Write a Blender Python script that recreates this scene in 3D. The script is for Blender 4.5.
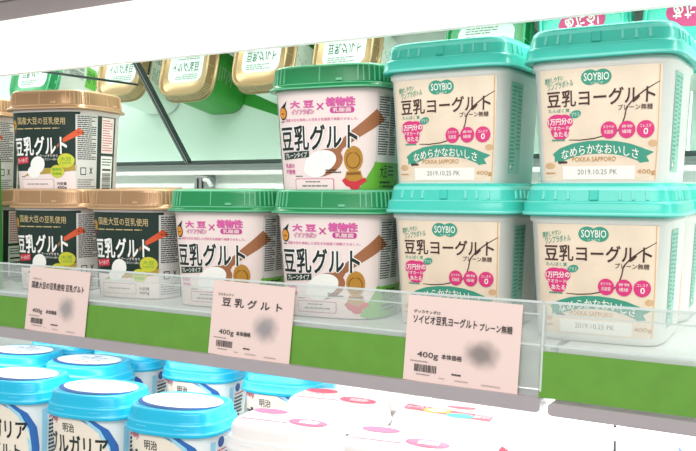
import bpy, bmesh, math, random
from mathutils import Vector, Matrix
random.seed(7)
for o in list(bpy.data.objects): bpy.data.objects.remove(o)
SC = bpy.context.scene
COL = SC.collection

# ------------------------------------------------------------------ camera
Z0 = 1.35                                   # eye height; all z below are relative to it through Z()
FPX, HZ = 850.0, 186.0
phi = math.atan((225.5 - HZ) / FPX)
th = math.atan(FPX / (1408 * math.cos(phi)))
hv = Vector((-math.sin(th), math.cos(th), 0)); Rv = Vector((math.cos(th), math.sin(th), 0))
Fv = hv * math.cos(phi) + Vector((0, 0, -math.sin(phi))); Uv = Rv.cross(Fv)
cd = bpy.data.cameras.new('camera'); cam = bpy.data.objects.new('camera', cd); COL.objects.link(cam)
cd.sensor_width = 36; cd.lens = FPX * 36 / 696; cd.clip_start = .01
cam.matrix_world = Matrix(((Rv.x, Uv.x, -Fv.x, 0), (Rv.y, Uv.y, -Fv.y, 0), (Rv.z, Uv.z, -Fv.z, Z0), (0, 0, 0, 1)))
SC.camera = cam

# ------------------------------------------------------------------ world, lights, exposure
w = bpy.data.worlds.new('store'); SC.world = w; w.use_nodes = True
w.node_tree.nodes['Background'].inputs[0].default_value = (.93, 1.0, .97, 1)
w.node_tree.nodes['Background'].inputs[1].default_value = .55

def area(name, loc, target, sx, sy, watts, col=(1, 1, 1)):
    d = bpy.data.lights.new(name, 'AREA'); d.shape = 'RECTANGLE'; d.size = sx; d.size_y = sy; d.energy = watts; d.color = col
    o = bpy.data.objects.new(name, d); COL.objects.link(o); o.location = loc
    o.rotation_euler = (Vector(target) - Vector(loc)).to_track_quat('-Z', 'Y').to_euler()
    return o
area('ceiling_light', (.1, -.75, Z0 + .95), (-.4, .6, Z0), 1.8, .7, 25, (1, .98, .96))
area('shelf_strip_light', (-.6, .66, Z0 + .19), (-.6, .84, Z0 - .1), 2.2, .03, 4.6, (.95, 1, .97))
area('lower_strip_light', (-.5, .60, Z0 - .160), (-.5, .80, Z0 - .3), 1.7, .02, 1.75, (1, 1, 1))
area('lower_back_fill', (-.08, .82, Z0 - .160), (-.08, .98, Z0 - .29), .55, .03, 2.2, (1, 1, 1))  # unseen fill, added to whiten the back wall of the lower tier
SC.view_settings.view_transform = 'Standard'; SC.view_settings.look = 'None'
SC.view_settings.exposure = 0.0; SC.view_settings.gamma = 1; SC.view_settings.use_curve_mapping = False

# ------------------------------------------------------------------ materials
def lin(h):
    h = h.lstrip('#'); c = [int(h[i:i + 2], 16) / 255 for i in (0, 2, 4)]
    return tuple(x / 12.92 if x <= .04045 else ((x + .055) / 1.055) ** 2.4 for x in c) + (1,)
MATS = {}
def mat(name, hexc, rough=.45, metal=0, sss=0, spec=.5, emit=0, noise=0, nscale=40, trans=0):
    m = bpy.data.materials.new(name); m.use_nodes = True; nt = m.node_tree; b = nt.nodes['Principled BSDF']
    c = lin(hexc)
    b.inputs['Base Color'].default_value = c
    b.inputs['Roughness'].default_value = rough; b.inputs['Metallic'].default_value = metal
    b.inputs['Specular IOR Level'].default_value = spec
    if sss:
        b.inputs['Subsurface Weight'].default_value = sss; b.inputs['Subsurface Radius'].default_value = (.004, .004, .004)
    if trans: b.inputs['Transmission Weight'].default_value = trans
    if emit:
        b.inputs['Emission Color'].default_value = c; b.inputs['Emission Strength'].default_value = emit
    if noise:
        tc = nt.nodes.new('ShaderNodeTexCoord'); n = nt.nodes.new('ShaderNodeTexNoise'); n.inputs['Scale'].default_value = nscale
        n.inputs['Detail'].default_value = 3
        nt.links.new(tc.outputs['Object'], n.inputs['Vector'])
        r = nt.nodes.new('ShaderNodeMapRange'); r.inputs['From Min'].default_value = .3; r.inputs['From Max'].default_value = .7
        r.inputs['To Min'].default_value = 1 - noise; r.inputs['To Max'].default_value = 1 + noise
        nt.links.new(n.outputs[0], r.inputs['Value'])
        mx = nt.nodes.new('ShaderNodeVectorMath'); mx.operation = 'SCALE'; mx.inputs[0].default_value = c[:3]
        nt.links.new(r.outputs[0], mx.inputs['Scale']); nt.links.new(mx.outputs[0], b.inputs['Base Color'])
    MATS[name] = m
    return m
def clear_mat(name, t=.62, d=.26, g=.12, col=(.95, 1, .98, 1)):
    m = bpy.data.materials.new(name); m.use_nodes = True; nt = m.node_tree; nt.nodes.remove(nt.nodes['Principled BSDF'])
    a = nt.nodes.new('ShaderNodeBsdfTransparent'); b = nt.nodes.new('ShaderNodeBsdfDiffuse'); c = nt.nodes.new('ShaderNodeBsdfGlossy')
    a.inputs[0].default_value = col; b.inputs[0].default_value = (.85, .88, .87, 1); c.inputs['Roughness'].default_value = .12
    x = nt.nodes.new('ShaderNodeMixShader'); y = nt.nodes.new('ShaderNodeMixShader')
    x.inputs[0].default_value = d / (d + t); y.inputs[0].default_value = g
    nt.links.new(a.outputs[0], x.inputs[1]); nt.links.new(b.outputs[0], x.inputs[2])
    nt.links.new(x.outputs[0], y.inputs[1]); nt.links.new(c.outputs[0], y.inputs[2])
    nt.links.new(y.outputs[0], nt.nodes['Material Output'].inputs[0]); MATS[name] = m
    return m

mat('white_enamel', '#f1f3f0', .4, noise=.015, nscale=8); mat('white_panel', '#eef5f2', .45, noise=.02, nscale=6)
mat('fascia_white_glow', '#fbf8f5', .4, emit=.28)  # small emission added to push the shelf front to bright white
mat('grey_brown', '#8d8281', .6, noise=.04, nscale=20)
mat('dark_trim', '#2f3c3c', .35, noise=.05); mat('steel', '#aab0b2', .35, .6, noise=.04); mat('lip_grey', '#b9adb0', .4, .25, noise=.03, nscale=25)
mat('slot_black', '#15181a', .6)
mat('green_strip', '#659a34', .5, noise=.05, nscale=60); mat('green_sheet', '#3f9a3c', .4, noise=.08, nscale=25)
mat('paper_pink', '#f6dcd6', .7, noise=.01)
mat('ink', '#2b2726', .7); mat('ink_grey', '#8b8683', .7); mat('ink_light', '#b9aaa6', .7)
mat('tag_ink', '#353234', .7)
# soy yogurt
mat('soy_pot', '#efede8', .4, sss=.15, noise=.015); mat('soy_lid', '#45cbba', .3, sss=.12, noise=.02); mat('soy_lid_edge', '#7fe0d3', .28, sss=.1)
mat('soy_label', '#f3ddc6', .5, noise=.05, nscale=55); mat('soy_tan', '#dcb489', .6, noise=.06, nscale=120); mat('soy_green', '#3f9c83', .5)
mat('soy_brown', '#4a2a26', .5); mat('soy_pink', '#e0377f', .5); mat('soy_white', '#fbf6ee', .5); mat('soy_side', '#9fd0bf', .5, noise=.05)
mat('soy_teal_text', '#5aa893', .5); mat('soy_gold_text', '#c99a5c', .5)
# green lid yogurt
mat('green_lid', '#1f8a50', .3, noise=.03); mat('green_lid_edge', '#6fc298', .3); mat('green_pot', '#f3e6e2', .4, sss=.08)
mat('pink_label', '#f8e4e0', .45, noise=.01); mat('pink_ink', '#e86bb0', .5); mat('pink_ink_dark', '#cf3b93', .5)
mat('black_ink', '#1d2422', .45); mat('black_green', '#1f3a2e', .45); mat('wood', '#a66a45', .5, noise=.1, nscale=60); mat('yogurt_white', '#fdfaf6', .35)
mat('medal_gold', '#c08a34', .35, noise=.06); mat('medal_dark', '#8a5a20', .4); mat('red_ribbon', '#d2303a', .5); mat('leaf_green', '#6cb33b', .5, noise=.06)
mat('panel_grey', '#dcd8d4', .5); mat('logo_orange', '#e8962e', .5)
# dark label yogurt
mat('gold_lid', '#b58c68', .28, .4, noise=.04); mat('gold_lid_edge', '#d3ae88', .3, .2); mat('dark_label', '#1b3029', .4, noise=.04)
mat('gold_ink', '#d6bd8a', .5); mat('spoon_red', '#e05a32', .45); mat('pill_red', '#d6324a', .5); mat('seal_yellow', '#d3cf3c', .5); mat('gold_band', '#b79b45', .4)
mat('lid_label', '#e6ece6', .5)
# blue tubs
mat('cyan_lid', '#1fbce2', .28, sss=.1, noise=.02); mat('cyan_edge', '#55cdf0', .28); mat('blue_swoosh', '#2a69b4', .45); mat('blue_deep', '#274f96', .45)
mat('white_pot', '#eef0f0', .4); mat('cream_oval', '#f2e3d3', .5); mat('brand_red', '#c8284a', .5); mat('light_blue', '#9fd5ea', .5)
# white tubs
mat('white_lid', '#f7eeec', .35, sss=.08); mat('rose', '#d65a74', .5); mat('dot_yellow', '#e6b92e', .5); mat('dot_teal', '#46bfae', .5); mat('mauve', '#8a4a5c', .6)
clear_mat('clear_plastic', .74, .15, .1, (.98, .99, .98, 1)); clear_mat('clear_edge', .3, .6, .1); clear_mat('clear_over', .92, .02, .06)
# mirror
m = bpy.data.materials.new('mirror_glass'); m.use_nodes = True; b = m.node_tree.nodes['Principled BSDF']
b.inputs['Base Color'].default_value = (.74, .92, .83, 1); b.inputs['Metallic'].default_value = 1; b.inputs['Roughness'].default_value = .015; MATS['mirror_glass'] = m
# paper of the price tags: a soft grey smudge where the price is rubbed out
def smudge_paper(name, cx, cz, sx, sz, tint):
    mat(name, '#efd2cb', .7); nt = MATS[name].node_tree; b = nt.nodes['Principled BSDF']
    tc = nt.nodes.new('ShaderNodeTexCoord'); mp = nt.nodes.new('ShaderNodeMapping'); mp.vector_type = 'TEXTURE'
    mp.inputs['Location'].default_value = (cx, 0, cz); mp.inputs['Scale'].default_value = (sx, 1e3, sz)
    ln = nt.nodes.new('ShaderNodeVectorMath'); ln.operation = 'LENGTH'
    nz = nt.nodes.new('ShaderNodeTexNoise'); nz.inputs['Scale'].default_value = 90
    ad = nt.nodes.new('ShaderNodeMath'); ad.operation = 'MULTIPLY_ADD'; ad.inputs[1].default_value = .5
    r = nt.nodes.new('ShaderNodeMapRange'); r.interpolation_type = 'SMOOTHSTEP'
    r.inputs['From Min'].default_value = .45; r.inputs['From Max'].default_value = 1.3; r.inputs['To Min'].default_value = .85; r.inputs['To Max'].default_value = 0
    mx = nt.nodes.new('ShaderNodeMix'); mx.data_type = 'RGBA'; mx.inputs[6].default_value = lin('#efd2cb'); mx.inputs[7].default_value = lin(tint)
    nt.links.new(tc.outputs['Object'], mp.inputs[0]); nt.links.new(mp.outputs[0], ln.inputs[0])
    nt.links.new(tc.outputs['Object'], nz.inputs['Vector']); nt.links.new(nz.outputs[0], ad.inputs[0]); nt.links.new(ln.outputs['Value'], ad.inputs[2])
    nt.links.new(ad.outputs[0], r.inputs['Value']); nt.links.new(r.outputs[0], mx.inputs[0]); nt.links.new(mx.outputs[2], b.inputs['Base Color'])

# ------------------------------------------------------------------ object helpers
def Z(z): return Z0 + z
def tag(o, label=None, cat=None, group=None, kind=None):
    for k, v in (('label', label), ('category', cat), ('group', group), ('kind', kind)):
        if v: o[k] = v
    return o
def empty(name, loc, rz=0):
    o = bpy.data.objects.new(name, None); COL.objects.link(o); o.empty_display_size = .02
    o.location = loc; o.rotation_euler.z = rz
    return o
class MB:
    """collects faces with materials into ONE mesh"""
    def __init__(s): s.v = []; s.f = []; s.m = []; s.mats = []; s.sm = []
    def mi(s, m):
        if m not in s.mats: s.mats.append(m)
        return s.mats.index(m)
    def add(s, verts, faces, m, smooth=False):
        k = len(s.v); s.v += [tuple(p) for p in verts]
        i = s.mi(m)
        for f in faces: s.f.append([k + a for a in f]); s.m.append(i); s.sm.append(smooth)
    def box(s, x0, x1, y0, y1, z0, z1, m):
        s.add([(x0, y0, z0), (x1, y0, z0), (x1, y1, z0), (x0, y1, z0), (x0, y0, z1), (x1, y0, z1), (x1, y1, z1), (x0, y1, z1)],
              [(3, 2, 1, 0), (4, 5, 6, 7), (0, 1, 5, 4), (1, 2, 6, 5), (2, 3, 7, 6), (3, 0, 4, 7)], m)
    def plate(s, pts, y0, y1, m):
        """outline in x,z (counter-clockwise from the front) with thickness y0..y1"""
        n = len(pts)
        s.add([(x, y0, z) for x, z in pts] + [(x, y1, z) for x, z in pts],
              [list(range(n)), list(range(2 * n - 1, n - 1, -1))] + [(i + n, (i + 1) % n + n, (i + 1) % n, i) for i in range(n)], m)
    def tube(s, pts, r, m, n=10):
        pts = [Vector(p) for p in pts]; ring = []
        for i, p in enumerate(pts):
            d = (pts[min(i + 1, len(pts) - 1)] - pts[max(i - 1, 0)]).normalized()
            a = d.orthogonal().normalized() if i == 0 else (ring[-1] - d * ring[-1].dot(d)).normalized()
            ring.append(a); bb = d.cross(a)
            if i == 0: V = []
            V += [p + (a * math.cos(2 * math.pi * k / n) + bb * math.sin(2 * math.pi * k / n)) * r for k in range(n)]
        F = [(i * n + k, i * n + (k + 1) % n, (i + 1) * n + (k + 1) % n, (i + 1) * n + k) for i in range(len(pts) - 1) for k in range(n)]
        F += [list(range(n))[::-1], [(len(pts) - 1) * n + k for k in range(n)]]
        s.add(V, F, m, True)
    def build(s, name, parent=None, bevel=0):
        me = bpy.data.meshes.new(name); me.from_pydata(s.v, [], s.f); me.update()
        for mm in s.mats: me.materials.append(MATS[mm])
        me.polygons.foreach_set('material_index', s.m); me.polygons.foreach_set('use_smooth', s.sm)
        o = bpy.data.objects.new(name, me); COL.objects.link(o)
        if parent: o.parent = parent
        if bevel:
            b = o.modifiers.new('bevel', 'BEVEL'); b.width = bevel; b.segments = 2; b.limit_method = 'ANGLE'
        return o
def rrect(x0, x1, z0, z1, r, n=5):
    p = []
    for cx, cz, a in ((x1 - r, z0 + r, -90), (x1 - r, z1 - r, 0), (x0 + r, z1 - r, 90), (x0 + r, z0 + r, 180)):
        for k in range(n + 1):
            t = math.radians(a + 90 * k / n); p.append((cx + r * math.cos(t), cz + r * math.sin(t)))
    return p
def children(o): return [c for c in bpy.data.objects if c.parent == o]
def copy_tree(o, parent=None):
    c = o.copy(); COL.objects.link(c)
    if parent: c.parent = parent
    for ch in children(o): copy_tree(ch, c)
    return c
class Maker:
    """first call hands out the prototype, later calls copies of it and its parts"""
    def __init__(s, proto, scale=(1, 1, 1)): s.p = proto; s.used = False; s.scale = scale
    def put(s, x, y, z, rz, label, group, cat='yogurt tub'):
        s.p.scale = s.scale
        o = s.p if not s.used else copy_tree(s.p)
        s.used = True; o.location = (x, y, Z(z)); o.rotation_euler = (0, 0, math.radians(rz))
        return tag(o, label, cat, group)

# ------------------------------------------------------------------ printing
TXT = {}
def text_mesh(body, bold):
    key = (body, bold)
    if key in TXT: return TXT[key]
    c = bpy.data.curves.new('t', 'FONT'); c.body = body; c.size = 1; c.offset = bold; c.resolution_u = 2; c.fill_mode = 'FRONT'
    o = bpy.data.objects.new('t', c); COL.objects.link(o)
    dg = bpy.context.evaluated_depsgraph_get(); ev = o.evaluated_get(dg); me = ev.to_mesh()
    V = [(v.co.x, v.co.y) for v in me.vertices]; F = [tuple(p.vertices) for p in me.polygons]
    ev.to_mesh_clear(); bpy.data.objects.remove(o); bpy.data.curves.remove(c)
    TXT[key] = (V, F)
    return V, F
LAY = .00012
class Print:
    """flat artwork in millimetres (u, z, layer) that wraps onto a surface; tu, tz turn zoomed photo pixels into mm"""
    def __init__(s, tu=lambda x: x, tz=lambda y: y): s.parts = []; s.tu = tu; s.tz = tz
    def poly(s, V, F, m, layer): s.parts.append(([(s.tu(a), s.tz(b)) for a, b in V], F, m, layer))
    def rect(s, x0, x1, y0, y1, m, layer=1):
        nx = max(1, int(abs(s.tu(x1) - s.tu(x0)) / 2.2)); ny = max(1, int(abs(s.tz(y1) - s.tz(y0)) / 6))
        V = [(x0 + (x1 - x0) * i / nx, y0 + (y1 - y0) * j / ny) for j in range(ny + 1) for i in range(nx + 1)]
        F = [(j * (nx + 1) + i, j * (nx + 1) + i + 1, (j + 1) * (nx + 1) + i + 1, (j + 1) * (nx + 1) + i) for j in range(ny) for i in range(nx)]
        s.poly(V, F, m, layer)
    def ell(s, cx, cy, rx, ry, m, layer=2, n=28, rot=0):
        V = [(cx, cy)]; F = []
        c, sn = math.cos(math.radians(rot)), math.sin(math.radians(rot)); rings = 3
        for k in range(1, rings + 1):
            for i in range(n):
                a = 2 * math.pi * i / n; X = rx * k / rings * math.cos(a); Y = ry * k / rings * math.sin(a)
                V.append((cx + X * c - Y * sn, cy + X * sn + Y * c))
        F += [(0, 1 + i, 1 + (i + 1) % n) for i in range(n)]
        for k in range(rings - 1):
            F += [(1 + k * n + i, 1 + (k + 1) * n + i, 1 + (k + 1) * n + (i + 1) % n, 1 + k * n + (i + 1) % n) for i in range(n)]
        s.poly(V, F, m, layer)
    def strip(s, pts, wd, m, layer=2):
        """polyline of (x, y) with one width or a list of widths"""
        q = []
        for i in range(len(pts) - 1):
            n = 6
            for k in range(n): q.append((pts[i], pts[i + 1], k / n, i))
        P = [(a[0] + (b[0] - a[0]) * t, a[1] + (b[1] - a[1]) * t) for a, b, t, i in q] + [pts[-1]]
        ws = [wd] * len(P) if not isinstance(wd, (list, tuple)) else [wd[i] + (wd[i + 1] - wd[i]) * t for a, b, t, i in q] + [wd[-1]]
        V = []
        for i, p in enumerate(P):
            a = P[max(0, i - 1)]; b = P[min(len(P) - 1, i + 1)]; dx, dy = b[0] - a[0], b[1] - a[1]; L = math.hypot(dx, dy) or 1
            V += [(p[0] - dy / L * ws[i] / 2, p[1] + dx / L * ws[i] / 2), (p[0] + dy / L * ws[i] / 2, p[1] - dx / L * ws[i] / 2)]
        s.poly(V, [(2 * i, 2 * i + 1, 2 * i + 3, 2 * i + 2) for i in range(len(P) - 1)], m, layer)
    def text(s, body, x0, x1, y0, y1, m, bold=.0, layer=3, skew=0, arc=0, halo=None):
        """body fitted into the box x0..x1, y0(top)..y1(bottom)"""
        V, F = text_mesh(body, 0)
        ax = [v[0] for v in V]; ay = [v[1] for v in V]; a0, a1, b0, b1 = min(ax), max(ax), min(ay), max(ay)
        def fit(V):
            out = []
            for a, b in V:
                t = (a - a0) / (a1 - a0); q = (b - b0) / (b1 - b0)
                out.append((x0 + (x1 - x0) * t, y1 + (y0 - y1) * q - skew * (t - .5) - arc * (1 - (2 * t - 1) ** 2)))
            return out
        B = fit(V); hh = abs(y1 - y0); W_ = abs(x1 - x0) / max(1, len(body)) 
        def shifted(rx, ry, n, mm, ly):
            for k in range(n):
                t = 2 * math.pi * (k + .5) / n; s.poly([(a + rx * math.cos(t), b + ry * math.sin(t)) for a, b in B], F, mm, ly)
        if halo: shifted(halo[1] * hh, halo[1] * hh, 8, halo[0], layer - 1)
        if bold: shifted(bold * W_, bold * hh, 4, m, layer)
        else: s.poly(B, F, m, layer)
    def lines(s, x0, x1, y0, y1, n, m, layer=3, fill=.5):
        """lines of print too small to read in the photo, as rows of little marks"""
        h = (y1 - y0) / n
        for i in range(n):
            x = x0; y = y0 + h * (i + .5)
            end = x1 - (x1 - x0) * random.choice((0, 0, .1, .3))
            while x < end:
                L = min((x1 - x0) * random.uniform(.08, .22), end - x)
                s.rect(x, x + L * .86, y - h * fill / 2, y + h * fill / 2, m, layer); x += L
    def bars(s, x0, x1, y0, y1, m, layer=3, n=24):
        x = x0
        while x < x1:
            b = (x1 - x0) / n * random.uniform(.5, 1.3); s.rect(x, min(x + b, x1), y0, y1, m, layer); x += b + (x1 - x0) / n * random.uniform(.4, 1.1)
    def to(s, mb, wrap, split=True):
        for pi, (V, F, m, layer) in enumerate(s.parts):
            bm = bmesh.new()
            bv = [bm.verts.new((a, 0, b)) for a, b in V]
            for f in F:
                try: bm.faces.new([bv[i] for i in f])
                except ValueError: pass
            bm.verts.index_update()
            if split:
                us = [a for a, b in V]
                u = math.floor(min(us) / 4) * 4 + 4
                if max(us) - min(us) > 4.5:
                    while u < max(us):
                        bmesh.ops.bisect_plane(bm, geom=bm.verts[:] + bm.edges[:] + bm.faces[:], plane_co=(u, 0, 0), plane_no=(1, 0, 0)); u += 4
            bm.verts.ensure_lookup_table(); bm.verts.index_update()
            VV = [wrap(v.co.x / 1000, v.co.z / 1000, layer * LAY + .00022 + (pi % 14) * .000008) for v in bm.verts]
            FF = []
            for f in bm.faces:
                ids = [v.index for v in f.verts]
                f.normal_update()
                if f.normal.y > 0: ids = ids[::-1]
                FF.append(ids)
            mb.add(VV, FF, m); bm.free()

# ------------------------------------------------------------------ tubs
NSEG = 160
def unit_ring(n, asp):
    """rounded square |x|^n+|y|^n=1 starting at the front centre (0,-1), counter-clockwise from above; y scaled by asp"""
    P = []
    M = 4000
    raw = []
    for i in range(M + 1):
        a = -math.pi / 2 + 2 * math.pi * i / M
        c, s_ = math.cos(a), math.sin(a)
        k = (abs(c) ** n + abs(s_) ** n) ** (-1 / n); raw.append((c * k, s_ * k * asp))
    L = [0]
    for i in range(M): L.append(L[-1] + math.hypot(raw[i + 1][0] - raw[i][0], raw[i + 1][1] - raw[i][1]))
    j = 0
    for i in range(NSEG):
        t = L[-1] * i / NSEG
        while L[j + 1] < t: j += 1
        q = (t - L[j]) / (L[j + 1] - L[j]); P.append((raw[j][0] + (raw[j + 1][0] - raw[j][0]) * q, raw[j][1] + (raw[j + 1][1] - raw[j][1]) * q))
    return P, L[-1]
class Shape:
    def __init__(s, n, asp=1): s.ring, s.len = unit_ring(n, asp)
    def loft(s, mb, prof, m, cap0=True, cap1=True):
        """prof: (half width, z[, material]) from bottom to top"""
        V = []; n = NSEG
        for p in prof: V += [(x * p[0], y * p[0], p[1]) for x, y in s.ring]
        k = len(mb.v); mb.v += V
        for i in range(len(prof) - 1):
            mm = prof[i][2] if len(prof[i]) > 2 else m
            ii = mb.mi(mm)
            for j in range(n):
                mb.f.append([k + i * n + j, k + i * n + (j + 1) % n, k + (i + 1) * n + (j + 1) % n, k + (i + 1) * n + j]); mb.m.append(ii); mb.sm.append(True)
        if cap0: mb.f.append([k + j for j in range(n)][::-1]); mb.m.append(mb.mi(m)); mb.sm.append(False)
        if cap1: mb.f.append([k + (len(prof) - 1) * n + j for j in range(n)]); mb.m.append(mb.mi(m)); mb.sm.append(False)
    def wrap(s, aref, aof):
        """u (m along the wall at half width aref), z -> a point on the wall"""
        def f(u, z, e):
            t = (u / (aref * s.len)) % 1 * NSEG; i = int(t) % NSEG; q = t - int(t)
            a = s.ring[i]; b = s.ring[(i + 1) % NSEG]; A = aof(z)
            dx, dy = b[0] - a[0], b[1] - a[1]; L = math.hypot(dx, dy)
            return ((a[0] + dx * q) * A + dy / L * e, (a[1] + dy * q) * A - dx / L * e, z)
        return f
def lerp_prof(prof):
    def f(z):
        for a, b in zip(prof, prof[1:]):
            if a[1] <= z <= b[1] and b[1] > a[1]: return a[0] + (b[0] - a[0]) * (z - a[1]) / (b[1] - a[1])
        return prof[0][0] if z < prof[0][1] else prof[-1][0]
    return f
def ribs(mb, shape, us, aref, aof, z0, z1, wd, dep, m):
    wr = shape.wrap(aref, aof)
    for u in us:
        V = []
        for uu, e in ((u - wd / 2, -.0006), (u - wd / 2 * .7, dep), (u + wd / 2 * .7, dep), (u + wd / 2, -.0006)):
            V += [wr(uu, z0, e), wr(uu, z1, e)]
        mb.add(V, [(0, 2, 3, 1), (2, 4, 5, 3), (4, 6, 7, 5), (1, 3, 5, 7), (6, 4, 2, 0)], m)
top_wrap = lambda z0: (lambda u, v, e: (u, v, z0 + e))

S_SOY, S_MAR = Shape(6), Shape(3.8)
S_BLUE = Shape(3.0, .79)

# ---- soy yogurt with turquoise lid ---------------------------------
def make_soy():
    root = empty('yogurt_tub', (0, 0, 0))
    prof = [(.0425, 0), (.0445, .0012), (.0458, .004), (.0500, .086), (.0515, .0872), (.0517, .0905), (.0500, .0915), (.0500, .094)]
    b = MB(); S_SOY.loft(b, prof, 'soy_pot')
    aof = lerp_prof(prof[2:4])
    s = Print(lambda x: x); 
    # right side: pale printed column
    s.rect(58, 83, 82, 12, 'soy_side', 1); s.lines(60, 70, 80, 14, 22, 'soy_teal_text', 2); s.lines(72, 81, 80, 30, 16, 'soy_teal_text', 2); s.ell(62, 17, 2, 2, 'soy_white', 3)
    s.rect(-83, -58, 82, 12, 'soy_side', 1); s.lines(-81, -60, 80, 14, 22, 'soy_teal_text', 2)
    s.to(b, S_SOY.wrap(.048, aof))
    body = b.build('body', root)
    p = Print(lambda x: (x - 205) / 3.5 + 3.5, lambda y: (436 - y) / 3.36)
    p.rect(50, 341, 149, 416, 'soy_label', 0)
    for x, y, rx, ry in ((185, 285, 40, 26), (310, 190, 25, 18), (325, 330, 12, 9), (70, 395, 20, 12), (230, 345, 46, 12), (140, 230, 40, 20), (290, 400, 30, 10)): p.ell(x, y, rx, ry, 'soy_label', 1, rot=random.uniform(-30, 30))
    p.ell(326, 330, 11, 8, 'soy_tan', 1); p.ell(70, 380, 14, 8, 'soy_tan', 1); p.strip([(334, 150), (337, 300), (335, 414)], 2.5, 'soy_tan', 1)
    # badge
    p.ell(176, 172, 21, 18, 'soy_green', 2); p.ell(206, 172, 21, 18, 'soy_green', 2); p.rect(176, 206, 158, 186, 'soy_green', 2)
    p.text('SOYBIO', 162, 221, 162, 180, 'soy_white', .02); p.text('ソイビオ', 177, 207, 183, 188, 'soy_white')
    p.text('開封しやすい', 66, 112, 166, 180, 'soy_green', .01, skew=8); p.text('ワンプラボトル', 72, 136, 178, 194, 'soy_green', .01, skew=10)
    p.text('豆乳ヨーグルト', 70, 326, 199, 238, 'soy_brown', .018, skew=3); p.text('プレーン無糖', 243, 322, 239, 252, 'soy_brown', .01)
    p.text('たんぱく質', 72, 126, 243, 252, 'soy_green', .01)
    # berry with prize text, leaf
    p.ell(94, 276, 27, 20, 'soy_pink', 2); p.ell(112, 274, 22, 17, 'soy_pink', 2); p.ell(100, 296, 24, 22, 'soy_pink', 2, rot=10); p.ell(140, 257, 14, 9, 'soy_green', 2, rot=-15); p.text('プラス', 130, 150, 253, 262, 'soy_white')
    p.text('1万円分の', 70, 132, 266, 281, 'soy_white', .03, skew=2); p.text('クオカードが', 73, 134, 284, 294, 'soy_white', .01); p.text('あたる!', 84, 124, 298, 310, 'soy_white', .02)
    p.lines(78, 128, 314, 322, 1, 'soy_green')
    # twig
    tw = [(122, 318), (150, 319), (185, 316), (215, 309), (238, 302)]; p.strip(tw, [1.5, 2.5, 2.5, 2.5, 1.5], 'soy_brown', 2)
    p.strip([(240, 302), (252, 288), (259, 268), (263, 246), (280, 226), (305, 207), (336, 188)], [2, 3, 3, 3, 3, 3, 1.5], 'soy_brown', 2)
    for cx, a, c in ((222, 'まろやか', '乳酸菌'), (265, '食物', '繊維'), (308, 'コレステ', 'ゼロ')):
        p.ell(cx, 297, 20, 20, 'soy_pink', 4)
        p.text(a, cx - 13, cx + 13, 286, 293, 'soy_white', layer=5)
        if c == 'ゼロ': p.text('0', cx - 4, cx + 6, 295, 309, 'soy_white', .03, layer=5)
        else: p.text(c, cx - 11, cx + 11, 297, 306, 'soy_white', layer=5)
    # ribbon banner
    arc = [(88, 364), (105, 352), (135, 342), (170, 337), (205, 336), (240, 339), (270, 345), (298, 355), (310, 362)]
    p.strip(arc, 31, 'soy_green', 2); p.poly([(300, 340), (330, 350), (312, 360), (320, 372), (296, 374)], [(0, 1, 2), (0, 2, 3), (0, 3, 4)], 'soy_green', 2)
    p.poly([(84, 372), (84, 352), (100, 360)], [(0, 1, 2)], 'soy_green', 2)
    p.text('なめらかなおいしさ', 103, 294, 344, 366, 'soy_white', .015, layer=4, arc=15)
    p.rect(93, 117, 369, 374, 'soy_brown', 3); p.text('POKKA SAPPORO', 130, 240, 359, 370, 'soy_gold_text', .015)
    p.rect(104, 287, 381, 413, 'soy_white', 2); p.text('2019.10.25 PK', 143, 244, 389, 401, 'ink_grey', .0)
    p.text('400g', 292, 334, 390, 403, 'soy_gold_text', .02); p.lines(57, 84, 394, 401, 1, 'soy_gold_text')
    lb = MB(); p.to(lb, S_SOY.wrap(.048, aof)); lb.build('front_label', body)
    L = MB(); zb = .0912
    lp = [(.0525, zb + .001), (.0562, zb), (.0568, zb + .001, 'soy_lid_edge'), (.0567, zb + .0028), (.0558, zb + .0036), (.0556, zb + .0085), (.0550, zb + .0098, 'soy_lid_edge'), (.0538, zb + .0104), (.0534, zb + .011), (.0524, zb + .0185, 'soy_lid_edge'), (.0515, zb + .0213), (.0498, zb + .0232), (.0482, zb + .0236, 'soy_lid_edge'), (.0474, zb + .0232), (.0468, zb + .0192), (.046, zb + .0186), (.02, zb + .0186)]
    S_SOY.loft(L, lp, 'soy_lid')
    la = lerp_prof(lp[8:11])
    q = S_SOY.len * .053 / 4
    for k in range(4):
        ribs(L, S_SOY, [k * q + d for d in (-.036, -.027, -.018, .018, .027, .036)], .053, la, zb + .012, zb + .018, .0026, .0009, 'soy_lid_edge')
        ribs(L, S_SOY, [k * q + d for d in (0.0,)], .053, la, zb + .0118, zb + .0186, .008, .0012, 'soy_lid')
    # printed lid top: white arc with pink lettering
    t = Print(); t.ell(0, -10, 28, 18, 'soy_pink', 1); t.text('あたる!', -20, 20, -2, -18, 'soy_white', .03, layer=2)
    t.text('豆乳ヨーグルト', -34, 34, 32, 20, 'soy_white', .01)
    t.to(L, top_wrap(zb + .0186), split=False)
    L.build('lid', root)
    return Maker(root)

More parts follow.
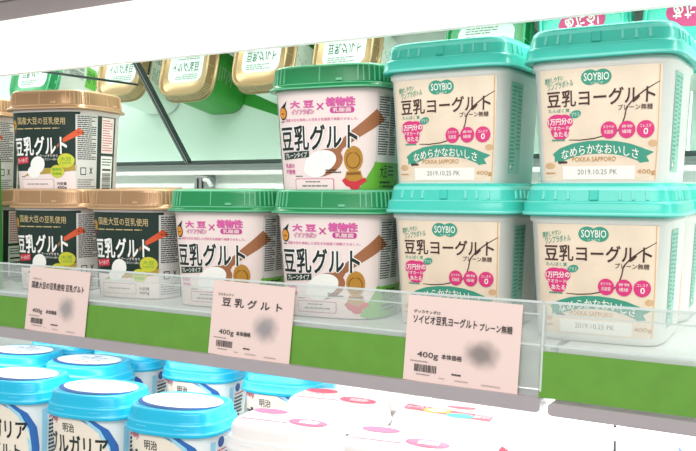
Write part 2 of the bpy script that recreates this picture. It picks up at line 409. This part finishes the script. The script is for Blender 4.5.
# ---- green lidded yogurt, and gold lidded one with the dark label -----------
MPROF = [(.0425, 0), (.0440, .001), (.0450, .0035), (.0498, .0865), (.0507, .0872), (.0507, .0895), (.0495, .0900), (.0495, .0925)]
def mar_lid(m, edge, root, flip):
    L = MB(); zb = .0890
    lp = [(.0515, zb + .001), (.0548, zb), (.0556, zb + .0006, edge), (.0556, zb + .0018), (.0551, zb + .0027), (.0532, zb + .0034), (.0529, zb + .0045, edge), (.0523, zb + .0052), (.0521, zb + .006), (.0511, zb + .0165), (.0508, zb + .0188, edge), (.0497, zb + .0205), (.0484, zb + .0207), (.0474, zb + .0203), (.0466, zb + .0152), (.046, zb + .0147), (.02, zb + .0147)]
    S_MAR.loft(L, lp, m)
    la = lerp_prof(lp[8:11]); q = S_MAR.len * .052 / 4
    for k in range(4):
        ribs(L, S_MAR, [k * q], .052, la, zb + .006, zb + .0188, .0012, .0007, edge)
        ribs(L, S_MAR, [k * q + q / 2 + d for d in (-.013, -.0087, -.0043, 0, .0043, .0087, .013)], .052, la, zb + .006, zb + .0188, .0013, .0008, edge)
        ribs(L, S_MAR, [k * q + .017], .052, la, zb + .0065, zb + .0085, .007, .0010, edge)
    t = Print(); t.poly(rrect(-36, 36, -26, 26, 13), [list(range(24))], 'lid_label', 1)
    t.text('豆乳グルト', -28, 28, 8, -8, 'black_green', .02, layer=2); t.lines(-27, 20, 12, 22, 3, 'ink_grey', 2); t.lines(-27, 20, -22, -12, 3, 'ink_grey', 2); t.rect(-29, -14, -9.5, -10.3, 'pink_ink_dark', 2)
    t.to(L, (lambda u, v, e: (-u, -v, zb + .0147 + e)) if flip else top_wrap(zb + .0147), split=False)
    L.build('lid', root)
def make_green():
    root = empty('yogurt_tub', (0, 0, 0))
    b = MB(); S_MAR.loft(b, MPROF, 'green_pot'); aof = lerp_prof(MPROF[2:4]); wr = S_MAR.wrap(.0475, aof)
    s = Print()
    s.rect(45, 76, 84, 2, 'panel_grey', 1); s.lines(47, 60, 83, 34, 24, 'ink', 2); s.lines(62, 74, 83, 34, 24, 'ink', 2)
    s.rect(44, 84, 28, 1, 'leaf_green', 2); s.text('大豆', 50, 60, 26, 15, 'black_green', .02); s.lines(62, 74, 26, 16, 3, 'black_green'); s.lines(50, 74, 13, 6, 2, 'black_green')
    s.rect(-84, -45, 84, 2, 'panel_grey', 1); s.lines(-82, -47, 83, 6, 30, 'ink', 2)
    s.to(b, wr)
    body = b.build('body', root)
    p = Print(lambda x: (x - 206) / 3.25 + 1.5, lambda y: (428 - y) / 3.72)
    p.rect(62, 350, 103, 424, 'pink_label', 0)
    # drop shaped emblem
    p.ell(87, 166, 15, 22, 'black_ink', 2); p.poly([(78, 150), (96, 152), (103, 128)], [(0, 1, 2)], 'black_ink', 2); p.ell(87, 166, 12.5, 17, 'logo_orange', 3); p.ell(87, 168, 7, 1.6, 'black_ink', 4); p.lines(76, 100, 190, 196, 1, 'black_ink')
    p.text('大 豆', 115, 181, 130, 152, 'pink_ink', .03, halo=('pink_ink_dark', .06)); p.text('イソフラボン', 118, 182, 157, 172, 'pink_label', .0, layer=4, halo=('pink_ink_dark', .07))
    p.strip([(191, 140), (208, 160)], 4, 'pink_ink_dark'); p.strip([(208, 140), (191, 160)], 4, 'pink_ink_dark')
    p.text('植物性', 216, 291, 124, 150, 'pink_ink', .03, halo=('pink_ink_dark', .06)); p.poly(rrect(226, 290, 153, 172, 8), [list(range(24))], 'pink_ink_dark', 2); p.text('乳酸菌', 234, 282, 156, 169, 'pink_label', .02)
    p.text('国産大豆を使用した豆乳を乳酸菌で発酵させました。', 97, 300, 185, 194, 'pink_ink_dark')
    # wooden spoon with yogurt
    p.strip([(362, 176), (330, 205), (290, 240), (252, 275), (236, 296)], [44, 36, 28, 22, 34], 'wood', 1)
    p.ell(205, 325, 58, 40, 'wood', 1, rot=-25); p.ell(196, 322, 48, 34, 'yogurt_white', 2, rot=-25); p.ell(180, 345, 34, 26, 'yogurt_white', 2)
    p.text('豆乳グルト', 77, 298, 207, 284, 'black_ink', .028, layer=5, skew=4, halo=('yogurt_white', .06))
    p.poly([(82, 292), (164, 286), (164, 306), (82, 314)], [(3, 2, 1, 0)], 'black_green', 4); p.text('プレーンタイプ', 88, 158, 292, 308, 'yogurt_white', .02, layer=5, skew=5)
    p.text('乳成分', 86, 118, 326, 340, 'pink_ink_dark', .02); p.text('不使用', 86, 118, 345, 360, 'pink_ink_dark', .02)
    # medal on a stand with a red ribbon
    p.ell(288, 314, 25, 40, 'medal_gold', 3); p.ell(288, 318, 19, 26, 'medal_dark', 4); p.ell(288, 318, 16, 22, 'medal_gold', 5); p.ell(288, 285, 13, 10, 'medal_gold', 4)
    p.poly([(270, 352), (308, 350), (316, 382), (264, 384)], [(3, 2, 1, 0)], 'medal_gold', 3); p.poly([(272, 356), (306, 354), (308, 362), (271, 364)], [(3, 2, 1, 0)], 'medal_dark', 4)
    p.strip([(262, 376), (275, 390), (297, 393), (322, 376)], [12, 18, 18, 12], 'red_ribbon', 4); p.ell(293, 400, 14, 9, 'red_ribbon', 4)
    p.poly([(318, 424), (300, 416), (312, 392), (335, 350), (352, 318), (352, 424)], [(0, 1, 2), (0, 2, 3), (0, 3, 4), (0, 4, 5)], 'leaf_green', 2)
    p.lines(210, 256, 344, 358, 2, 'black_ink', 4); p.lines(120, 152, 364, 369, 1, 'black_ink')
    p.poly(rrect(118, 235, 374, 411, 5), [list(range(24))], 'pink_ink_dark', 2); p.poly(rrect(120, 233, 376, 409, 4), [list(range(24))], 'pink_label', 3); p.lines(150, 215, 380, 388, 1, 'ink_grey', 4); p.lines(140, 226, 392, 402, 1, 'ink_grey', 4)
    lb = MB(); p.to(lb, wr); lb.build('front_label', body)
    mar_lid('green_lid', 'green_lid_edge', root, False)
    return Maker(root, (1.06, 1.04, 1))
def make_gold(back=None, flip=False):
    root = empty('yogurt_tub', (0, 0, 0))
    b = MB(); S_MAR.loft(b, MPROF, 'green_pot'); aof = lerp_prof(MPROF[2:4]); wr = S_MAR.wrap(.0475, aof)
    s = Print()
    s.rect(39, 68, 84, 2, 'panel_grey', 1); s.lines(41, 66, 83, 36, 22, 'ink', 2); s.rect(44, 51, 28, 20, 'ink', 2); s.rect(45, 50, 27, 21, 'panel_grey', 3); s.strip([(56, 21), (60, 28)], 1.2, 'ink'); s.strip([(60, 21), (56, 28)], 1.2, 'ink'); s.lines(41, 66, 16, 4, 5, 'ink_grey', 2)
    far = S_MAR.len * 47.5
    if back:
        s.rect(40, far - 42, 84, 2, back, 2); s.lines(74, 100, 80, 40, 12, 'ink_light', 2); s.lines(far - 90, far - 50, 80, 40, 12, 'ink_light', 2)
    else:
        s.rect(68, 104, 84, 2, 'dark_label', 1); s.rect(76, 100, 83, 44, 'pink_label', 2); s.lines(78, 98, 81, 46, 13, 'brand_red', 3, .35)
        s.rect(76, 100, 41, 3, 'yogurt_white', 2); s.lines(78, 98, 39, 30, 3, 'ink', 3, .35); s.rect(79, 97, 27, 25, 'ink', 3)
        y = 22
        while y > 5:
            h = random.choice((.5, .9, 1.3)); s.rect(79, 97, y, y - h, 'ink', 3); y -= h + random.choice((.6, 1.0))
        s.rect(-70, -42, 84, 2, 'dark_label', 1); s.lines(-66, -50, 80, 10, 20, 'ink_light', 2)
    s.to(b, wr)
    body = b.build('body', root)
    p = Print(lambda x: (x - 172) / 2.6 + 3, lambda y: (420 - y) / 3.7)
    p.rect(60, 278, 98, 330, 'dark_label', 0); p.rect(60, 278, 330, 414, 'pink_label', 0)
    p.poly([(90, 352), (140, 320), (200, 318), (278, 302), (278, 326), (200, 340), (140, 345)], [(6, 5, 4, 3, 2, 1, 0)], 'gold_band', 1)
    p.ell(70, 148, 9, 20, 'gold_band', 2); p.ell(70, 146, 6, 12, 'logo_orange', 3); p.ell(70, 147, 2.5, 5, 'black_ink', 4); p.lines(62, 78, 172, 178, 1, 'brand_red')
    p.text('国産大豆の豆乳使用', 86, 238, 120, 148, 'gold_ink', .01, skew=-4)
    p.lines(80, 238, 160, 167, 1, 'gold_ink')
    p.strip([(284, 172), (262, 188), (230, 214)], [26, 20, 14], 'spoon_red', 2); p.strip([(232, 212), (215, 232), (190, 268)], [10, 8, 10], 'wood', 1)
    p.ell(146, 306, 24, 34, 'yogurt_white', 2, rot=10); p.ell(132, 334, 22, 24, 'yogurt_white', 2)
    p.text('豆乳グルト', 66, 242, 196, 268, 'yogurt_white', .03, layer=4, skew=5, halo=('dark_label', .06))
    p.poly([(68, 278), (116, 272), (116, 298), (68, 304)], [(3, 2, 1, 0)], 'pill_red', 3); p.text('プレーンタイプ', 71, 112, 280, 296, 'yogurt_white', .02, layer=4, skew=4)
    p.text('スプーンすりきり', 144, 214, 266, 276, 'yogurt_white', .01); p.text('大さじいっぱい', 164, 212, 280, 289, 'yogurt_white', .01)
    p.ell(238, 290, 25, 28, 'seal_yellow', 3); p.text('大豆', 222, 254, 276, 290, 'leaf_green', .02, layer=4); p.text('100%', 222, 254, 294, 304, 'leaf_green', .02, layer=4)
    p.ell(211, 332, 22, 25, 'seal_yellow', 5); p.text('植物性', 195, 227, 319, 330, 'leaf_green', .02, layer=6); p.text('乳酸菌', 197, 225, 336, 346, 'leaf_green', .02, layer=6)
    p.poly(rrect(84, 200, 362, 402, 5), [list(range(24))], 'ink_light', 2); p.poly(rrect(86, 198, 364, 400, 4), [list(range(24))], 'pink_label', 3); p.lines(84, 104, 350, 356, 1, 'ink', 3)
    p.text('内容量', 210, 240, 374, 386, 'ink', .01); p.text('400g', 210, 240, 390, 404, 'ink', .02); p.lines(105, 180, 376, 388, 1, 'ink_light', 4)
    lb = MB(); p.to(lb, wr); lb.build('front_label', body)
    mar_lid('gold_lid', 'gold_lid_edge', root, flip)
    return Maker(root, (.965, .965, 1))

# ---- blue lidded tub and white lidded tub of the tier below -----------------
def low_lid(m, edge, root, art):
    L = MB(); zb = .078
    lp = [(k[0] * .915,) + k[1:] for k in [(.0500, zb + .0005), (.0553, zb - .001), (.0560, zb), (.0560, zb + .002, edge), (.0553, zb + .0032), (.0545, zb + .0042), (.0540, zb + .0095, edge), (.0533, zb + .0108), (.0520, zb + .0118), (.0514, zb + .0128), (.0506, zb + .0190), (.0490, zb + .0213, edge), (.0465, zb + .0220), (.02, zb + .0222)]]
    S_BLUE.loft(L, lp, m)
    wr = S_BLUE.wrap(.054, lerp_prof([(.0499, zb + .0042), (.0494, zb + .0095)]))
    for u in (-.022, .024, -.105, .105): ribs(L, S_BLUE, [u], .054, lerp_prof([(.0499, zb + .0042), (.0494, zb + .0095)]), zb + .006, zb + .0072, .016, .0006, edge)
    t = Print(); art(t); t.to(L, top_wrap(zb + .0224), split=False)
    L.build('lid', root)
def blue_art(t):
    t.ell(0, -4.2, 43.5, 27.5, 'blue_deep', 0); t.ell(0, .6, 42, 25.5, 'white_pot', 1, n=40)
    t.text('明治', -5, 5, 19, 15, 'blue_deep', .02); t.text('ブルガリア', -18, 18, 12, 3, 'blue_swoosh', .01); t.text('ヨーグルト', -10, 26, 0, -6, 'ink_grey', .01); t.lines(-20, 10, -14, -10, 1, 'rose')
def white_art(t):
    t.ell(-24, 17, 17, 8, 'rose', 1); t.text('プレーンヨーグルト', -42, 8, 7, -4, 'mauve', .0, layer=2)
    t.ell(23, -5, 19, 10, 'rose', 1, rot=-6); t.text('低脂肪', 15, 33, 0, -9, 'white_pot', .01, layer=3); t.rect(-40, 6, -10.5, -12.5, 'rose', 1); t.lines(-20, 14, -20, -17, 1, 'light_blue')
def strip_art(t):
    t.poly([(-42, 20), (42, 4), (42, -12), (-42, 4)], [(3, 2, 1, 0)], 'rose', 1); t.text('ヨーグルト', -40, -20, 16, 6, 'white_pot', .01, layer=2)
    t.ell(-10, 5, 13, 8, 'dot_yellow', 2); t.ell(-10, 5, 9, 5, 'white_pot', 3); t.ell(14, -4, 13, 7, 'dot_teal', 2); t.text('脂肪ゼロ', 26, 40, 3, -7, 'white_pot', .01, layer=3)
    t.ell(8, 24, 14, 4, 'rose', 1)
def make_blue():
    root = empty('yogurt_tub', (0, 0, 0)); prof = [(.039, 0), (.0405, .0012), (.0415, .004), (.0463, .079), (.0463, .0795)]
    b = MB(); S_BLUE.loft(b, prof, 'white_pot'); aof = lerp_prof(prof[2:4]); wr = S_BLUE.wrap(.045, aof)
    p = Print()
    p.strip([(2, 78), (16, 74), (30, 64), (38, 50), (41, 30), (40, 4)], [3, 7, 10, 10, 9, 8], 'blue_swoosh', 1)
    p.strip([(-2, 78), (10, 76), (24, 66), (33, 50), (36, 30), (35, 4)], [2, 3, 4, 4, 3, 3], 'light_blue', 2)
    p.ell(-8, 36, 44, 40, 'cream_oval', 2, n=40)
    p.text('meiji', -40, -25, 77, 69, 'brand_red', .03); p.text('明治', -18, -4, 71, 62, 'ink', .02); p.text('ブルガリア', -40, 33, 60, 40, 'black_ink', .03, layer=4)
    p.text('ヨーグルト', -40, 26, 34, 20, 'black_ink', .03, layer=4); p.text('LB81', -20, 8, 16, 8, 'blue_deep', .02)
    p.rect(48, 54, 70, 8, 'light_blue', 1); p.lines(56, 74, 58, 20, 9, 'ink', 2); p.ell(62, 68, 5, 5, 'blue_deep', 1); p.lines(56, 76, 62, 59, 1, 'rose')
    p.rect(-76, -50, 70, 8, 'light_blue', 1); p.lines(-74, -52, 62, 20, 9, 'ink', 2)
    p.to(b, wr); b.build('body', root)
    low_lid('cyan_lid', 'cyan_edge', root, blue_art)
    return Maker(root)
def make_white(art):
    root = empty('yogurt_tub', (0, 0, 0)); prof = [(.039, 0), (.0405, .0012), (.0415, .004), (.0463, .079), (.0463, .0795)]
    b = MB(); S_BLUE.loft(b, prof, 'white_pot'); wr = S_BLUE.wrap(.045, lerp_prof(prof[2:4]))
    p = Print(); p.ell(0, 40, 40, 26, 'rose', 1, n=36); p.text('ヨーグルト', -30, 30, 48, 32, 'white_pot', .03, layer=2); p.lines(54, 74, 64, 20, 9, 'ink_grey', 2)
    p.to(b, wr); b.build('body', root)
    low_lid('white_lid', 'white_pot', root, art)
    return Maker(root)

# ------------------------------------------------------------------ the case: walls, shelves, mirror
XL, XR = -2.0, .25
g = MB(); g.box(XL, XR, .985, 1.0, Z(-.62), Z(.55), 'white_panel')
tag(g.build('wall_back'), kind='structure')
g = MB(); g.box(XL, XR, .45, .985, Z(-.62), Z(-.60), 'white_panel')
tag(g.build('floor'), kind='structure')
for i, x in enumerate((-.352, -.25)):
    g = MB(); g.box(x - .0012, x + .0012, .9835, .9855, Z(-.598), Z(-.15), 'steel'); tag(g.build('trim_%d' % (i + 1)), kind='structure')

# uprights carrying the shelves
def upright(x, label):
    r = empty('shelf_upright', (x, .975, Z(-.60))); tag(r, label, 'shelf post', None)
    g = MB(); g.box(-.013, .013, -.0092, .0092, 0, 1.05, 'white_enamel'); post = g.build('post', r, .001)
    g = MB()
    for k in range(36):
        for dx in (.004,): g.box(dx - .0016, dx + .0016, -.0098, -.0088, .02 + k * .028, .033 + k * .028, 'slot_black')
    g.build('slots', post)
    return r
upright(-.236, 'white slotted shelf post behind the gap under the right price rail')

def shelf(name, x0, x1, y0, y1, z1, th, label, lip=None):
    r = empty(name, (0, 0, 0)); tag(r, label, 'shelf')
    g = MB(); g.box(x0, x1, y0, y1, Z(z1 - th), Z(z1), 'white_enamel'); g.build('shelf_board', r, .0015)
    if lip:
        la, lb_, ly0, ly1, lz0, lz1, lm = lip
        g = MB(); g.plate(rrect(la, lb_, Z(lz0), Z(lz1), .003), ly0, ly1, lm); g.build('front_lip', r)
    return r
SH = -.113
shelf('shelf', XL, -.186, .583, .983, SH, .032, 'long white shelf with grey lip holding the gold and green lidded tubs', (XL, -.1855, .5605, .583, -.1555, -.1450, 'lip_grey'))
shelf('shelf', -.1805, XR, .583, .983, SH, .032, 'short white shelf with grey lip at the right end of the case', (-.1800, XR, .5605, .583, -.1565, -.1475, 'lip_grey'))
shelf('shelf', XL, XR, .50, .975, -.305, .03, 'bottom white shelf carrying the blue and white lidded tubs')
# upper shelf with grey riser; its white front glows to read as overexposed
up = shelf('shelf', XL, XR, .578, .775, .215, .018, 'top white shelf whose bright white front cover crosses above the tubs')
g = MB(); g.plate(rrect(XL, XR, Z(.1135), Z(.168), .003), .566, .574, 'fascia_white_glow')
g.build('front_fascia', up)
g = MB(); g.box(XL, XR, .574, .60, Z(.166), Z(.1985), 'grey_brown'); g.build('cover_bracket', up)
g = MB(); g.box(XL, XR, .572, .5775, Z(.19), Z(.36), 'grey_brown'); g.build('riser', up)
g = MB(); g.box(-.711, -.708, .5712, .5722, Z(.178 + .014), Z(.203), 'white_enamel'); g.build('mark', up)

# tilted mirror over the back of the shelf, two panels with dark trims
mb0 = Vector((0, .94, .0305)); td = Vector((0, -.6122, .7907)); nn = Vector((0, -.7907, -.6122))
def slab(x0, x1, s0, s1, d0, d1, m, g):
    P = []
    for x in (x0, x1):
        for s_ in (s0, s1):
            for d in (d0, d1):
                q = mb0 + td * s_ + nn * d; P.append((x, q.y, Z(q.z)))
    g.add(P, [(0, 1, 3, 2), (4, 6, 7, 5), (0, 4, 5, 1), (2, 3, 7, 6), (0, 2, 6, 4), (1, 5, 7, 3)], m)
SX = -.8400; ST = .205
for x0, x1, lab in ((XL, SX - .0005, 'tilted mirror panel left of the dark slanting seam behind the tubs'), (SX + .0005, XR, 'tilted mirror panel right of the dark slanting seam, reflecting tub lids')):
    r = empty('mirror', (0, 0, 0)); tag(r, lab, 'mirror')
    g = MB(); slab(x0, x1, .002, ST, -.006, -.003, 'mirror_glass', g); g.build('mirror_glass', r)
    g = MB(); slab(x0, x1, 0, .0035, -.007, -.0005, 'dark_trim', g); g.build('bottom_trim', r)
    g = MB(); xa, xb = (x1 - .0034, x1) if x0 == XL else (x0, x0 + .0034)
    slab(xa, xb, .0035, ST, -.0068, .0005, 'dark_trim', g)
    slab(xa + .0012, xa + .0021, .0035, ST, .0004, .0009, 'steel', g); g.build('side_trim', r)
g = MB(); g.tube([(SX - .004, .580, Z(.1372)), (SX - .004, .845, Z(.1372))], .0016, 'dark_trim')
tag(g.build('bracket_rod'), 'thin dark rod running back to the mirror seam at upper left', 'bracket rod')
# white ledge below the mirror, with the slotted post at the seam
g = MB(); g.box(XL, XR, .9765, .982, Z(-.1128), Z(.027), 'white_panel'); g.box(XL, XR, .955, .9765, Z(.016), Z(.0225), 'white_enamel')
tag(g.build('mirror_ledge', None, .001), 'white ledge panel under the mirror at the back of the shelf', 'ledge')
r = empty('mirror_post', (SX + .010, .955, Z(-.1128))); tag(r, 'slotted metal post under the mirror seam behind the gold lidded tubs', 'post')
g = MB(); g.box(-.012, .012, 0, .0205, 0, .1275, 'steel'); g.build('post', r, .001)
g = MB()
for k in range(5): g.box(-.006, -.003, -.0008, .0005, .012 + k * .024, .028 + k * .024, 'slot_black'); g.box(.003, .006, -.0008, .0005, .012 + k * .024, .028 + k * .024, 'slot_black')
g.build('slots', r)
g = MB(); g.tube([(0.010, -.004, .122), (.018, -.004, .121), (.024, -.004, .112)], .003, 'white_enamel'); g.build('hook', r)

# ------------------------------------------------------------------ price rails and price tags
def rail(x0, x1, gx0, gx1, zt, label):
    r = empty('price_rail', (0, .5735, Z(zt))); r.rotation_euler.x = math.radians(-7); tag(r, label, 'price rail')
    g = MB(); g.plate(rrect(x0, x1, -.0665, 0, .004), 0, .0012, 'clear_plastic'); cl = g.build('clear_channel', r)
    g = MB(); g.box(x0 + .003, x1 - .003, -.0006, .0022, -.0014, .0003, 'clear_edge'); g.box(x0 + .003, x1 - .003, -.0009, .0022, -.0310, -.0296, 'clear_edge'); g.box(x0 + .003, x1 - .003, .0008, .0026, -.0095, -.0085, 'clear_edge')
    g.box(x0 + .001, x0 + .0024, -.0008, .0022, -.0620, -.003, 'clear_edge') ; g.box(x1 - .0024, x1 - .001, -.0008, .0022, -.062, -.003, 'clear_edge'); g.build('ridge', cl)
    g = MB(); g.box(gx0, gx1, .0016, .0021, -.0662, -.0345, 'green_strip'); g.build('green_insert', r)
    g = MB(); g.box(gx0, gx1, -.0007, -.0003, -.0662, -.0345, 'green_strip'); g.build('green_insert', r)
    return r
rail(XL, -.1850, XL + .01, -.2065, -.0802, 'long clear price rail with green strip under the gold and green lidded tubs')
rail(-.1885, XR, -.1878, XR - .004, -.0800, 'clear price rail with green strip at the right end of the shelf')

def price_tag(name, x, wdt, label, lines_, tint, sm, rot=0):
    smudge_paper(name, *sm, tint)
    r = MB(); H = .0635; hw = wdt / 2
    r.plate([(-hw, -H), (hw, -H), (hw, 0), (-hw, 0)], 0, .0004, name)
    p = Print(lambda a: (a - .5) * wdt * 1000, lambda b: -b * H * 1000)
    for t in lines_: p.text(*t[:5], t[5] if len(t) > 5 else 'tag_ink', t[6] if len(t) > 6 else .012)
    p.text('本体価格', .34, .52, .65, .71, 'tag_ink', .02); p.lines(.06, .24, .755, .775, 1, 'ink_grey'); p.bars(.10, .30, .80, .885, 'tag_ink'); p.lines(.12, .30, .905, .925, 1, 'ink_grey', fill=.5)
    p.lines(.44, .56, .855, .88, 1, 'tag_ink', fill=.7); p.lines(.33, .38, .92, .94, 1, 'ink_light'); p.lines(.47, .60, .92, .945, 1, 'ink_light'); p.lines(.70, .86, .925, .95, 1, 'ink_light')
    p.to(r, lambda u, z, e: (u, -e, z))
    o = r.build('price_tag'); o.location = (x, .5707, Z(-.0825)); o.rotation_euler = (math.radians(-7), math.radians(rot), 0)
    tag(o, label, 'price tag')
    return o
price_tag('tag_paper_soy_label', -.2462, .0895, 'pink paper price tag below the turquoise lidded tubs', [('ポッカサッポロ', .06, .30, .165, .205), ('ソイビオ豆乳ヨーグルト', .06, .63, .225, .325, 'tag_ink', .02), ('プレーン無糖', .655, .93, .25, .335, 'tag_ink', .015), ('400g', .12, .31, .65, .735, 'tag_ink', .004)], '#77706c', (.0165, -.0385, .017, .0125), 1.0)
price_tag('tag_paper_green_lid', -.4380, .0855, 'pink paper price tag below the green lidded tubs', [('マルサンアイ', .07, .27, .165, .20), ('豆 乳 グ ル ト', .13, .87, .22, .335, 'tag_ink', .02), ('400g', .12, .31, .65, .735, 'tag_ink', .004)], '#8d898b', (.016, -.0365, .016, .0145), 1.2)
price_tag('tag_paper_gold_lid', -.6785, .087, 'pink paper price tag at left below the gold lidded tubs', [('マルサンアイ', .07, .22, .17, .20), ('国産大豆の豆乳使用 豆乳グルト', .06, .93, .225, .33, 'tag_ink', .02), ('400g', .11, .28, .65, .735, 'tag_ink', .004)], '#96908f', (.015, -.038, .015, .0155), 1.2)

# ------------------------------------------------------------------ tubs on the shelf
soy, grn, gld = make_soy(), make_green(), make_gold()
G1, G2, G3, G4, G5 = 'turquoise lidded yogurt tubs', 'green lidded yogurt tubs', 'gold lidded yogurt tubs', 'blue lidded yogurt tubs', 'white lidded yogurt tubs'
SB = SH + .0003
gdb = make_gold('green_sheet', True); gpl = make_gold('yogurt_white'); gfl = make_gold('yogurt_white', True)
F1, F2 = .653, .766
soy.put(-.2785, F1 + .002, SB, 1.5, 'turquoise lidded yogurt tub at the bottom of the left turquoise stack', G1)
soy.put(-.1635, F1 + .002, SB, 2, 'turquoise lidded yogurt tub at the bottom of the right turquoise stack, behind the right rail', G1)
soy.put(-.2805, F1, SB + .1105, .8, 'turquoise lidded yogurt tub on top of the left turquoise stack', G1)
soy.put(-.1615, F1, SB + .1105, .8, 'turquoise lidded yogurt tub on top of the right turquoise stack', G1)
soy.put(-.290, .775, SB, -6, 'turquoise lidded yogurt tub in the second row, seen between the two turquoise stacks', G1)
soy.put(-.168, .775, SB, 3, 'turquoise lidded yogurt tub in the second row behind the right turquoise stack', G1)
grn.put(-.3965, F1, SB, 9, 'green lidded yogurt tub at the bottom, carrying another green lidded tub', G2)
grn.put(-.5185, F1, SB, 10, 'green lidded yogurt tub standing alone with nothing stacked on its lid', G2)
grn.put(-.3965, F1 - .002, SB + .1045, 8, 'green lidded yogurt tub stacked on top, beside the turquoise lids', G2)
grn.put(-.415, .778, SB, 0, 'green lidded yogurt tub in the second row behind the stacked green lidded tubs', G2)
grn.put(-1.285, .755, SB, 0, 'green lidded yogurt tub far left in the second row, its lid seen in the mirror', G2)
gld.put(-.758, F1, SB, 13, 'gold lidded yogurt tub at far left of the shelf, bottom of its stack', G3)
gld.put(-.636, F1, SB, 10, 'gold lidded yogurt tub beside the green lidded tubs, nothing on its lid', G3)
gld.put(-.760, F1, SB + .1045, 15, 'gold lidded yogurt tub on top of the gold stack at left', G3)
gpl.put(-.770, F2, SB + .0012, 0, 'gold lidded yogurt tub in the second row standing on the green sheet', G3)
gpl.put(-.626, F2, SB, 0, 'gold lidded yogurt tub in the second row behind the unstacked gold lidded one', G3)
gdb.put(-.917, F2 + .006, SB + .0012, 0, 'gold lidded yogurt tub in the second row, lid seen right of the mirror seam', G3)
gfl.put(-1.062, F2 - .002, SB, 0, 'gold lidded yogurt tub in the second row, lid mirrored beside the mirror seam', G3)
gld.put(-.917, .660, SB, 4, 'gold lidded yogurt tub far left, hidden behind the green carton', G3)
gld.put(-.917, .660, SB + .1045, 24, 'gold lidded yogurt tub at the left edge, seen above the green carton', G3)
# green carton at the left edge
r = empty('carton', (-.880, .5930, Z(SH + .0002))); r.rotation_euler.z = math.radians(1)
tag(r, 'bright green carton at the left edge beside the gold lidded stack', 'carton')
g = MB(); g.box(-.075, .075, -.006, .006, 0, .143, 'green_sheet')
p = Print(); p.rect(-74, 74, 30, 2, 'dark_label', 1); p.rect(20, 70, 26, 6, 'panel_grey', 2); p.lines(22, 68, 25, 8, 6, 'ink', 3)
p.to(g, lambda u, z, e: (u, -.006 - e, z)); g.build('box', r, .0008)
g = MB(); g.box(-.074, .074, -.0065, .0055, .1431, .1436, 'leaf_green'); g.build('flap', r)
# green sheet lying on the shelf, seen in the mirror
g = MB(); n = 24
pts = rrect(-.125, .125, -.075, .075, .018)
g.add([(x, y, 0) for x, y in pts] + [(x, y, .001) for x, y in pts], [list(range(n))[::-1], list(range(n, 2 * n))] + [(i, (i + 1) % n, (i + 1) % n + n, i + n) for i in range(n)], 'green_sheet')
o = g.build('plastic_sheet'); o.location = (-.766, .755, Z(SH + .0001)); o.rotation_euler.z = math.radians(17)
tag(o, 'bright green plastic sheet on the shelf, seen in the mirror above the tubs', 'plastic sheet')

# ------------------------------------------------------------------ tubs on the tier below
blu = make_blue(); whi = make_white(white_art); whs = make_white(strip_art)
LB = -.305 + .0003; RZ = 9
r1, r2, r3 = .604, .692, .780
blu.put(-0.6597, r1, LB, RZ, 'blue lidded yogurt tub in the front row, second from the left edge', G4)
blu.put(-0.7790, r1, LB, RZ, 'blue lidded yogurt tub in the front row, cut by the left edge', G4)
blu.put(-0.5493, r1, LB, RZ, 'blue lidded yogurt tub in the front row beside the white lidded tubs', G4)
blu.put(-0.8930, r2, LB, RZ, 'blue lidded yogurt tub in the middle row at the left edge', G4)
blu.put(-0.7746, r2, LB, RZ, 'blue lidded yogurt tub in the middle row under the left price tag', G4)
blu.put(-0.9110, r3, LB, RZ, 'blue lidded yogurt tub in the back row, leftmost under the shelf', G4)
blu.put(-0.7920, r3, LB, RZ, 'blue lidded yogurt tub in the back row, second from the left', G4)
blu.put(-0.6700, r3, LB, RZ, 'blue lidded yogurt tub in the back row left of the green lid price tag', G4)
blu.put(-0.5500, r3, LB, RZ, 'blue lidded yogurt tub in the back row below the green lid price tag', G4)
blu.put(-.075, .70, LB, RZ, 'blue lidded yogurt tub at the bottom right corner', G4)
whi.put(-.428, r1, LB, RZ, 'white lidded yogurt tub in the front row beside the blue lidded tubs', G5)
whi.put(-.314, r1, LB, RZ, 'white lidded yogurt tub in the front row, right one', G5)
whi.put(-.430, r2, LB, RZ, 'white lidded yogurt tub in the second row, left one', G5)
whs.put(-.315, r2, LB, RZ, 'white lidded yogurt tub with yellow and teal dots on its pink strip', G5)
whi.put(-.315, r3, LB, RZ, 'white lidded yogurt tub farthest back under the turquoise lid price tag', G5)
whi.put(-.430, r3, LB, RZ, 'white lidded yogurt tub in the back row beside the blue lidded back row', G5)
